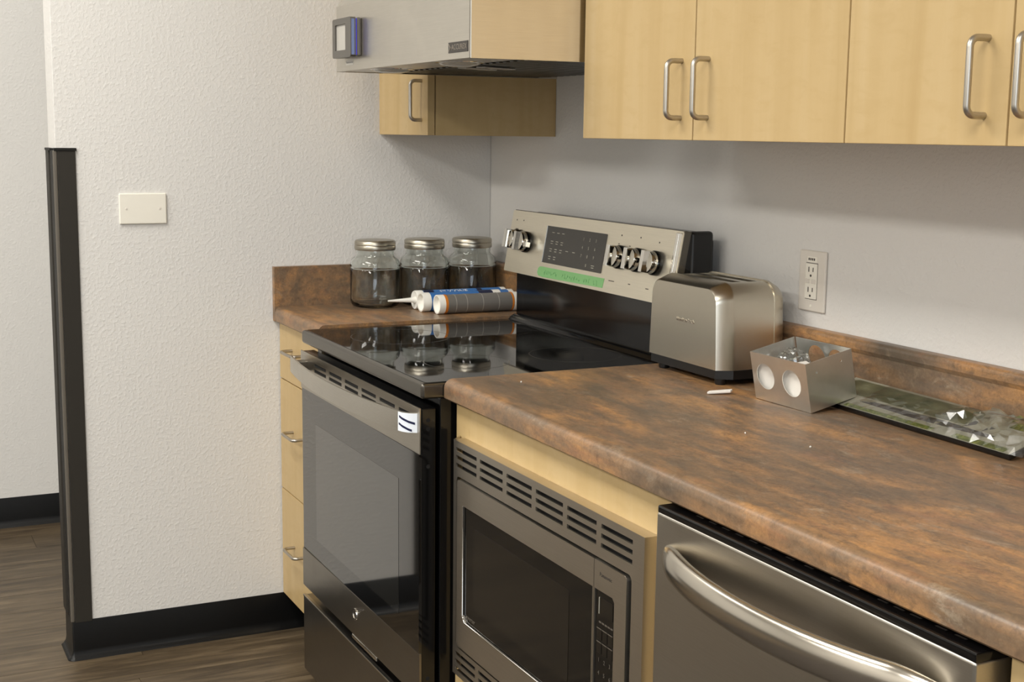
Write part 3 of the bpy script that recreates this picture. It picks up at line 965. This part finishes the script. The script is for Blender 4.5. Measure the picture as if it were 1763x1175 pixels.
# ------------------------------------------------------------------ sealant tubes
def cartridge(label, ax, ay, ang, length, lab, band, nozzle):
    """cartridge lying along the counter: front end at (ax, ay), pointing away by ang from +y"""
    R_ = 0.0248
    t = thing('sealant_cartridge', label, 'cartridge', (ax, ay, ZT), 'sealant tubes by the jars', (0, 0, ang), True)
    A_ = T(0, 0, R_ + .0003) @ RX(-PI / 2)      # lathe z -> +y
    if nozzle:
        fr = [(0, .004), (.012, .004), (.0235, .001), (R_, .004), (R_, .022)]
    else:
        fr = [(0, .012), (.0205, .012), (.0215, 0), (.0245, 0), (R_, .003), (R_, .022)]
    obj('cap', BM().lathe(fr + [(0, .022)], 32, A_), 'tube_white', t, 40)
    obj('label_sleeve', BM().lathe([(0, .0222), (R_ - .0004, .0222), (R_ - .0004, length - .016), (0, length - .016)], 32, A_), lab, t, 40)
    if band:
        obj('band', BM().lathe([(R_ - .002, .0165), (R_ + .0001, .0165), (R_ + .0001, .0235), (R_ - .002, .0235)], 32, A_, True), band, t, 40)
        obj('band', BM().lathe([(R_ - .002, length - .022), (R_ + .0001, length - .022), (R_ + .0001, length - .017), (R_ - .002, length - .017)], 32, A_, True), band, t, 40)
    obj('end_cap', BM().lathe([(0, length - .016), (R_, length - .016), (R_, length - .002), (R_ - .002, length), (0, length)], 32, A_), 'tube_white', t, 40)
    if nozzle:
        obj('nozzle', BM().lathe([(0, -.072), (.0022, -.072), (.0068, -.004), (.0085, .001), (.0085, .006), (0, .006)], 18, A_), 'tube_white', t, 40)
    return t, A_
def wrapped_text(s, size, Rr, y0, ang0):
    """lettering bent round a cartridge, reading along +y"""
    b = text_bm(s, size, Matrix.Identity(4), 0.0, 'LEFT')
    for v in b.bm.verts:
        a = ang0 + v.co.y / Rr
        v.co = Vector((Rr * math.cos(a), y0 + v.co.x, 0.0251 + Rr * math.sin(a)))
    return b
t1, A_ = cartridge('blue and white sealant tube with long white nozzle beside the jars', 0.1915, -0.309, -0.004, 0.262, 'label_blue', None, True)
obj('lettering', wrapped_text('SILICONE', 0.019, 0.0250, 0.068, 0.95), 'tube_white', t1, 0)
obj('label_block', BM().lathe([(0, .0235), (.0250, .0235), (.0250, .052), (0, .052)], 32, A_ @ Matrix.Identity(4)), 'label_navy', t1, 40)
obj('label_block', BM().lathe([(0, .176), (.0250, .176), (.0250, .190), (0, .190)], 32, A_), 'label_navy', t1, 40)
t2, A_ = cartridge('blue sealant tube lying between the nozzled tube and the grey one', 0.2430, -0.311, 0.0, 0.262, 'label_blue', None, False)
obj('label_block', BM().lathe([(0, .16), (.0250, .16), (.0250, .20), (0, .20)], 32, A_), 'label_navy', t2, 40)
obj('label_block', BM().lathe([(0, .20), (.0250, .20), (.0250, .222), (0, .222)], 32, A_), 'tube_white', t2, 40)
t3, A_ = cartridge('grey sealant tube with orange bands at the cooktop edge', 0.3010, -0.290, -0.012, 0.226, 'label_grey', 'label_orange', False)
for yy in (0.045, 0.075, 0.12, 0.165):
    obj('label_line', BM().lathe([(0, yy), (.0249, yy), (.0249, yy + .002), (0, yy + .002)], 32, A_), 'print_grey', t3, 40)

# ------------------------------------------------------------------ toaster
TO = thing('toaster', 'stainless two-slot toaster on the counter next to the range', 'toaster', (1.305, -0.12, ZT))
ZB, ZTP = 0.9225, 1.0745
ZTP2 = 1.085
def tprof(x0, x1, zt, rr, taper=0.006, n=8):
    p = [(x0, ZB), (x1, ZB)]
    for k in range(n + 1):
        a = PI / 2 * k / n
        p.append((x1 - taper - rr + rr * math.cos(a), zt - rr + rr * math.sin(a)))
    for k in range(n + 1):
        a = PI / 2 + PI / 2 * k / n
        p.append((x0 + taper + rr + rr * math.cos(a), zt - rr + rr * math.sin(a)))
    return p
TXa, TXb = 1.178, 1.4285
# front housing: face plate plus rounded rim that widens backwards
fh = BM()
pf, pb = tprof(TXa, TXb - .012, ZTP, .030), tprof(TXa - .004, TXb + .0, ZTP2, .036)
b = bmesh.new()
def loft(b, rings):
    L = [[b.verts.new(Vector((q[0], y, q[1]))) for q in pr] for pr, y in rings]
    n = len(L[0])
    for a, c in zip(L, L[1:]):
        for i in range(n):
            b.faces.new([a[i], a[(i + 1) % n], c[(i + 1) % n], c[i]])
    b.faces.new(L[0]); b.faces.new(list(reversed(L[-1])))
    bmesh.ops.recalc_face_normals(b, faces=list(b.faces))
loft(b, [(tprof(TXa + .003, TXb - .0135, ZTP - .003, .028), -0.1962), (pf, -0.1935), (pb, -0.1680), (pb, -0.163)])
fh._merge(b)
fho = obj('front_housing', fh, 'steel_toaster', TO, 30)
obj('logo', text_bm('Hamilton Beach', 0.0105, T(1.3085, -0.1963, 1.0035) @ FRONT, 0.0009, space=0.9), 'steel', fho, 0)
# wrap with two slots
wp = BM()
full = tprof(TXa + .001, TXb - .001, ZTP2 - .002, .036)
for a, c in ((-0.163, -0.1455), (-0.1245, -0.1085), (-0.0875, -0.073)):
    wp.ext(full, [], 'xz', a, c)
SX0, SX1, SZ = 1.222, 1.385, 1.00
lf = [q for q in full if q[0] <= SX0] + []
rt = [q for q in full if q[0] >= SX1]
topz = ZTP2 - .002
leftpoly = [(TXa + .001, ZB), (SX0, ZB), (SX0, topz)] + [q for q in full[2:] if q[0] < SX0]
rightpoly = [(SX1, ZB), (TXb - .001, ZB)] + [q for q in full[2:] if q[0] > SX1] + [(SX1, topz)]
for a, c in ((-0.1455, -0.1245), (-0.1085, -0.0875)):
    wp.ext(leftpoly, [], 'xz', a, c)
    wp.ext(rightpoly, [], 'xz', a, c)
obj('wrap', wp, 'steel_toaster', TO, 30)
for a, c in ((-0.1455, -0.1245), (-0.1085, -0.0875)):
    obj('slot_well', BM().box(SX0, SX1, a, c, ZB + .001, 1.02), 'dark_void', TO, 0)
b = bmesh.new()
loft(b, [(pb, -0.073), (pb, -0.068), (pf, -0.046), (tprof(TXa + .003, TXb - .0135, ZTP - .003, .028), -0.0435)])
bh = BM(); bh._merge(b)
obj('back_housing', bh, 'steel_toaster', TO, 30)
bp = [(TXa - .002, -0.160), (TXa + .006, -0.193), (TXb - .020, -0.193), (TXb + .001, -0.166), (TXb + .001, -0.074), (TXb - .02, -0.046), (TXa + .006, -0.046), (TXa - .002, -0.074)]
obj('base', BM().ext(bp, [], 'xy', 0.9055, ZB - .0002), 'black_plastic', TO, 30)
for fx in (TXa + .028, TXb - .026):
    for fy in (-0.176, -0.066):
        obj('foot', BM().lathe([(0, .0004), (.010, .0004), (.011, .004), (.011, .0125), (0, .0125)], 14, T(fx, fy, ZT)), 'black_plastic', TO, 40)

# ------------------------------------------------------------------ wrapped printed panel
TL, TD, TT = 0.470, 0.100, 0.0085
tray_rot = (0.30, 0.0, -0.030)
tr = thing('wrapped_panel', 'dark flat panel with leafy green print, partly in a clear plastic bag', 'panel', (1.606, -0.1205, ZT + .0006), None, tray_rot, True)
slab = obj('slab', BM().box(0, TL, 0, TD, 0, TT, 0.002), 'black_gloss', tr)
tf = obj('printed_face', BM().box(0.002, TL - .002, 0.002, TD - .002, TT, TT + .0008), 'pale_print', tr, 0)
obj('face_patch', BM().ext(rrect(0.01, 0.335, 0.044, 0.092, 0.014), [], 'xy', TT + .0008, TT + .0012), 'olive_print', tf, 0)
obj('face_patch', BM().box(0.085, 0.30, 0.003, 0.013, TT + .0008, TT + .0013), 'leaf_print', tf, 0)
obj('face_patch', BM().box(0.345, 0.455, 0.003, 0.015, TT + .0008, TT + .0013), 'leaf_print', tf, 0)
obj('face_patch', BM().ext([(0.10, 0.027), (0.24, 0.023), (0.40, 0.028), (0.405, 0.036), (0.30, 0.040), (0.13, 0.037)], [], 'xy', TT + .0008, TT + .0012), 'slate_reflection', tf, 0)  # reflection painted as a dark band across the face
obj('face_patch', BM().box(0.40, 0.462, 0.070, 0.090, TT + .0008, TT + .0013), 'leaf_print', tf, 0)
# crumpled clear film
def film(nx, ny, fx, fy, fz):
    b = bmesh.new()
    V = [[b.verts.new((fx(i / nx, j / ny), fy(i / nx, j / ny), fz(i / nx, j / ny))) for j in range(ny + 1)] for i in range(nx + 1)]
    for i in range(nx):
        for j in range(ny):
            b.faces.new([V[i][j], V[i + 1][j], V[i + 1][j + 1], V[i][j + 1]])
    return b
def crump(x, y, amp, s, seed):
    p = Vector((x * s, y * s, seed))
    a = abs(noise.noise(p)) * 1.0 + abs(noise.noise(p * 2.3)) * 0.5
    return amp * (0.75 - a)
def ridge(x, y, seed):
    p = Vector((x * 15, y * 15, seed))
    return 1 - 2.2 * abs(noise.noise(p))
def fz(s, q):
    x, y = .095 + s * (TL - .07), q * TD
    k = max(0.0, min(1.0, (x - 0.225 - 0.05 * q) / 0.07))
    hump = math.sin(q * PI) ** .6
    edge = min(1.0, min(q, 1 - q) / 0.10)
    hgt = 0.0018 + k * (0.010 + 0.012 * hump)
    rg = (0.002 + 0.011 * k) * (0.7 * ridge(x, y, 1.7) + 0.5 * ridge(x * 2.1, y * 2.1, 6.3))
    return TT + .0016 + edge * max(0.0, hgt + rg)
random.seed(21)
NXF, NYF = 30, 10
JX = {}
def fj(s, q):
    key = (round(s * NXF), round(q * NYF))
    if key not in JX:
        x = .095 + s * (TL - .07)
        k = max(0.0, min(1.0, (x - 0.225 - 0.05 * q) / 0.07))
        inner = 0 if (key[1] in (0, NYF)) else 1
        JX[key] = (x + inner * random.uniform(-.004, .004), .001 + q * (TD - .003) + inner * random.uniform(-.003, .003),
                   TT + .0016 + inner * (random.uniform(0, .0016) + k * (0.004 + 0.011 * math.sin(q * PI) + random.uniform(-.006, .008))))
    return JX[key]
fb_ = film(NXF, NYF, lambda s, q: fj(s, q)[0], lambda s, q: fj(s, q)[1], lambda s, q: max(TT + .0016, fj(s, q)[2]))
bmesh.ops.triangulate(fb_, faces=list(fb_.faces))
fo = BM(); fo._merge(fb_)
obj('plastic_bag', fo, 'plastic_film', tr, 0, label='clear crumpled plastic film')

# ------------------------------------------------------------------ sheet metal box
BW, BD, BH = 0.1469, 0.1017, 0.0866
bx = thing('metal_box', 'open sheet-metal box with round punched holes, tilted against the wrapped panel', 'box', (1.5425, -0.1958, ZT + .0012), None, (0.207, 0.0043, 0.0442), True)
tk_ = 0.0012
hc = [circ(0.0355, 0.046, 0.0235, 28), circ(0.1045, 0.0455, 0.0240, 28)]
hc2 = [circ(0.0555, 0.056, 0.0225, 28), circ(0.1080, 0.056, 0.0225, 28)]
obj('front_wall', BM().ext(rect(0, BW, 0, BH), hc, 'xz', 0, tk_), 'galvanized', bx, 0)
obj('back_wall', BM().ext(rect(0.004, BW, 0.001, BH), hc2, 'xz', BD - tk_, BD), 'galvanized', bx, 0)
obj('side_wall', BM().ext(rect(tk_, BD - tk_, 0, BH), [], 'yz', 0, tk_), 'galvanized', bx, 0)
obj('side_wall', BM().ext(rect(tk_, BD - tk_, 0, BH), [circ(.022, .066, .0021, 12), circ(.076, .072, .0021, 12)], 'yz', BW - tk_, BW), 'galvanized', bx, 0)
obj('bottom', BM().box(tk_, BW - tk_, tk_, BD - tk_, 0, tk_), 'galvanized', bx, 0)
# contents, each its own thing but resting inside the tilted box
MB_ = Matrix.LocRotScale(Vector((1.5425, -0.1958, ZT + .0012)), bx.rotation_euler, None)
def inbox(b):
    b.bm.transform(MB_); return b
def blob(cx, cy, cz, rx, ry, rz, amp, seed, sub=4):
    b = bmesh.new()
    bmesh.ops.create_icosphere(b, subdivisions=sub, radius=1)
    for v in b.verts:
        n_ = v.co.normalized()
        d = 1 - amp * (abs(noise.noise(n_ * 2.2 + Vector((seed, 0, 0)))) + .6 * abs(noise.noise(n_ * 5 + Vector((0, seed, 0)))))
        v.co = Vector((cx + n_.x * rx * d, cy + n_.y * ry * d, cz + n_.z * rz * d))
    o = BM(); o._merge(b); return o
tag(obj('plastic_bag', inbox(blob(0.036, 0.060, 0.044, 0.034, 0.038, 0.040, .30, 3.1)), 'plastic_film', None, 25), 'crumpled clear plastic bag stuffed inside the metal box', 'plastic bag')
pb_ = film(24, 16, lambda s, q: 0.072 + s * .070, lambda s, q: 0.008 + q * .055, lambda s, q: 0.071 - 0.004 * math.sin(s * 5) - .008 * q - .055 * max(0, .12 - q) / .12)
po = BM(); po._merge(pb_)
pp = tag(obj('paper_slip', inbox(po), 'paper', None, 40), 'white paper slip with red print inside the metal box', 'paper')
for i in range(3):
    obj('print_mark', inbox(BM().box(0.085 + i * .012, 0.094 + i * .012, 0.024 + i * .004, 0.029 + i * .004, 0.0665, 0.0685)), 'paper_red', pp, 0)
pw = film(20, 14, lambda s, q: 0.006 + s * .132, lambda s, q: 0.008 + .010 * math.sin(s * 7) ** 2, lambda s, q: 0.004 + q * .064)
po = BM(); po._merge(pw)
tag(obj('instruction_sheet', inbox(po), 'paper', None, 40), 'white folded sheet behind the round holes of the metal box', 'paper')

# ------------------------------------------------------------------ scraps on the counter
b = BM()
b.box(-.0205, .0205, -.0065, .0065, 0.0004, .0055, .002, 2)
for v in b.bm.verts:
    v.co.y += 0.0025 * math.sin(v.co.x * 90)
    v.co.x += 0.35 * v.co.y
    v.co.z += 0.003 * max(0, v.co.x / .02)
b.bm.transform(T(1.4835, -0.2325, ZT) @ RZ(1.02))
tag(obj('paper_scrap', b, 'paper', None, 30), 'small folded white paper scrap lying in front of the toaster', 'scrap')
for (cx, cy, s, lb) in ((1.8904, -0.349, .0022, 'tiny white crumb on the counter in front of the wrapped panel'),
                        (1.7725, -0.3833, .0018, 'tiny white crumb on the counter left of the other, below the metal box'),
                        (1.2446, -0.5149, .0020, 'tiny white crumb near the counter corner beside the cooktop')):
    b = BM()
    t_ = bmesh.new(); bmesh.ops.create_icosphere(t_, subdivisions=1, radius=s)
    for v in t_.verts: v.co *= random.uniform(.6, 1.1)
    b._merge(t_)
    b.bm.transform(T(cx, cy, ZT + s * .6))
    tag(obj('crumb', b, 'paper', None, 0), lb, 'crumb', 'white crumbs on the countertop')
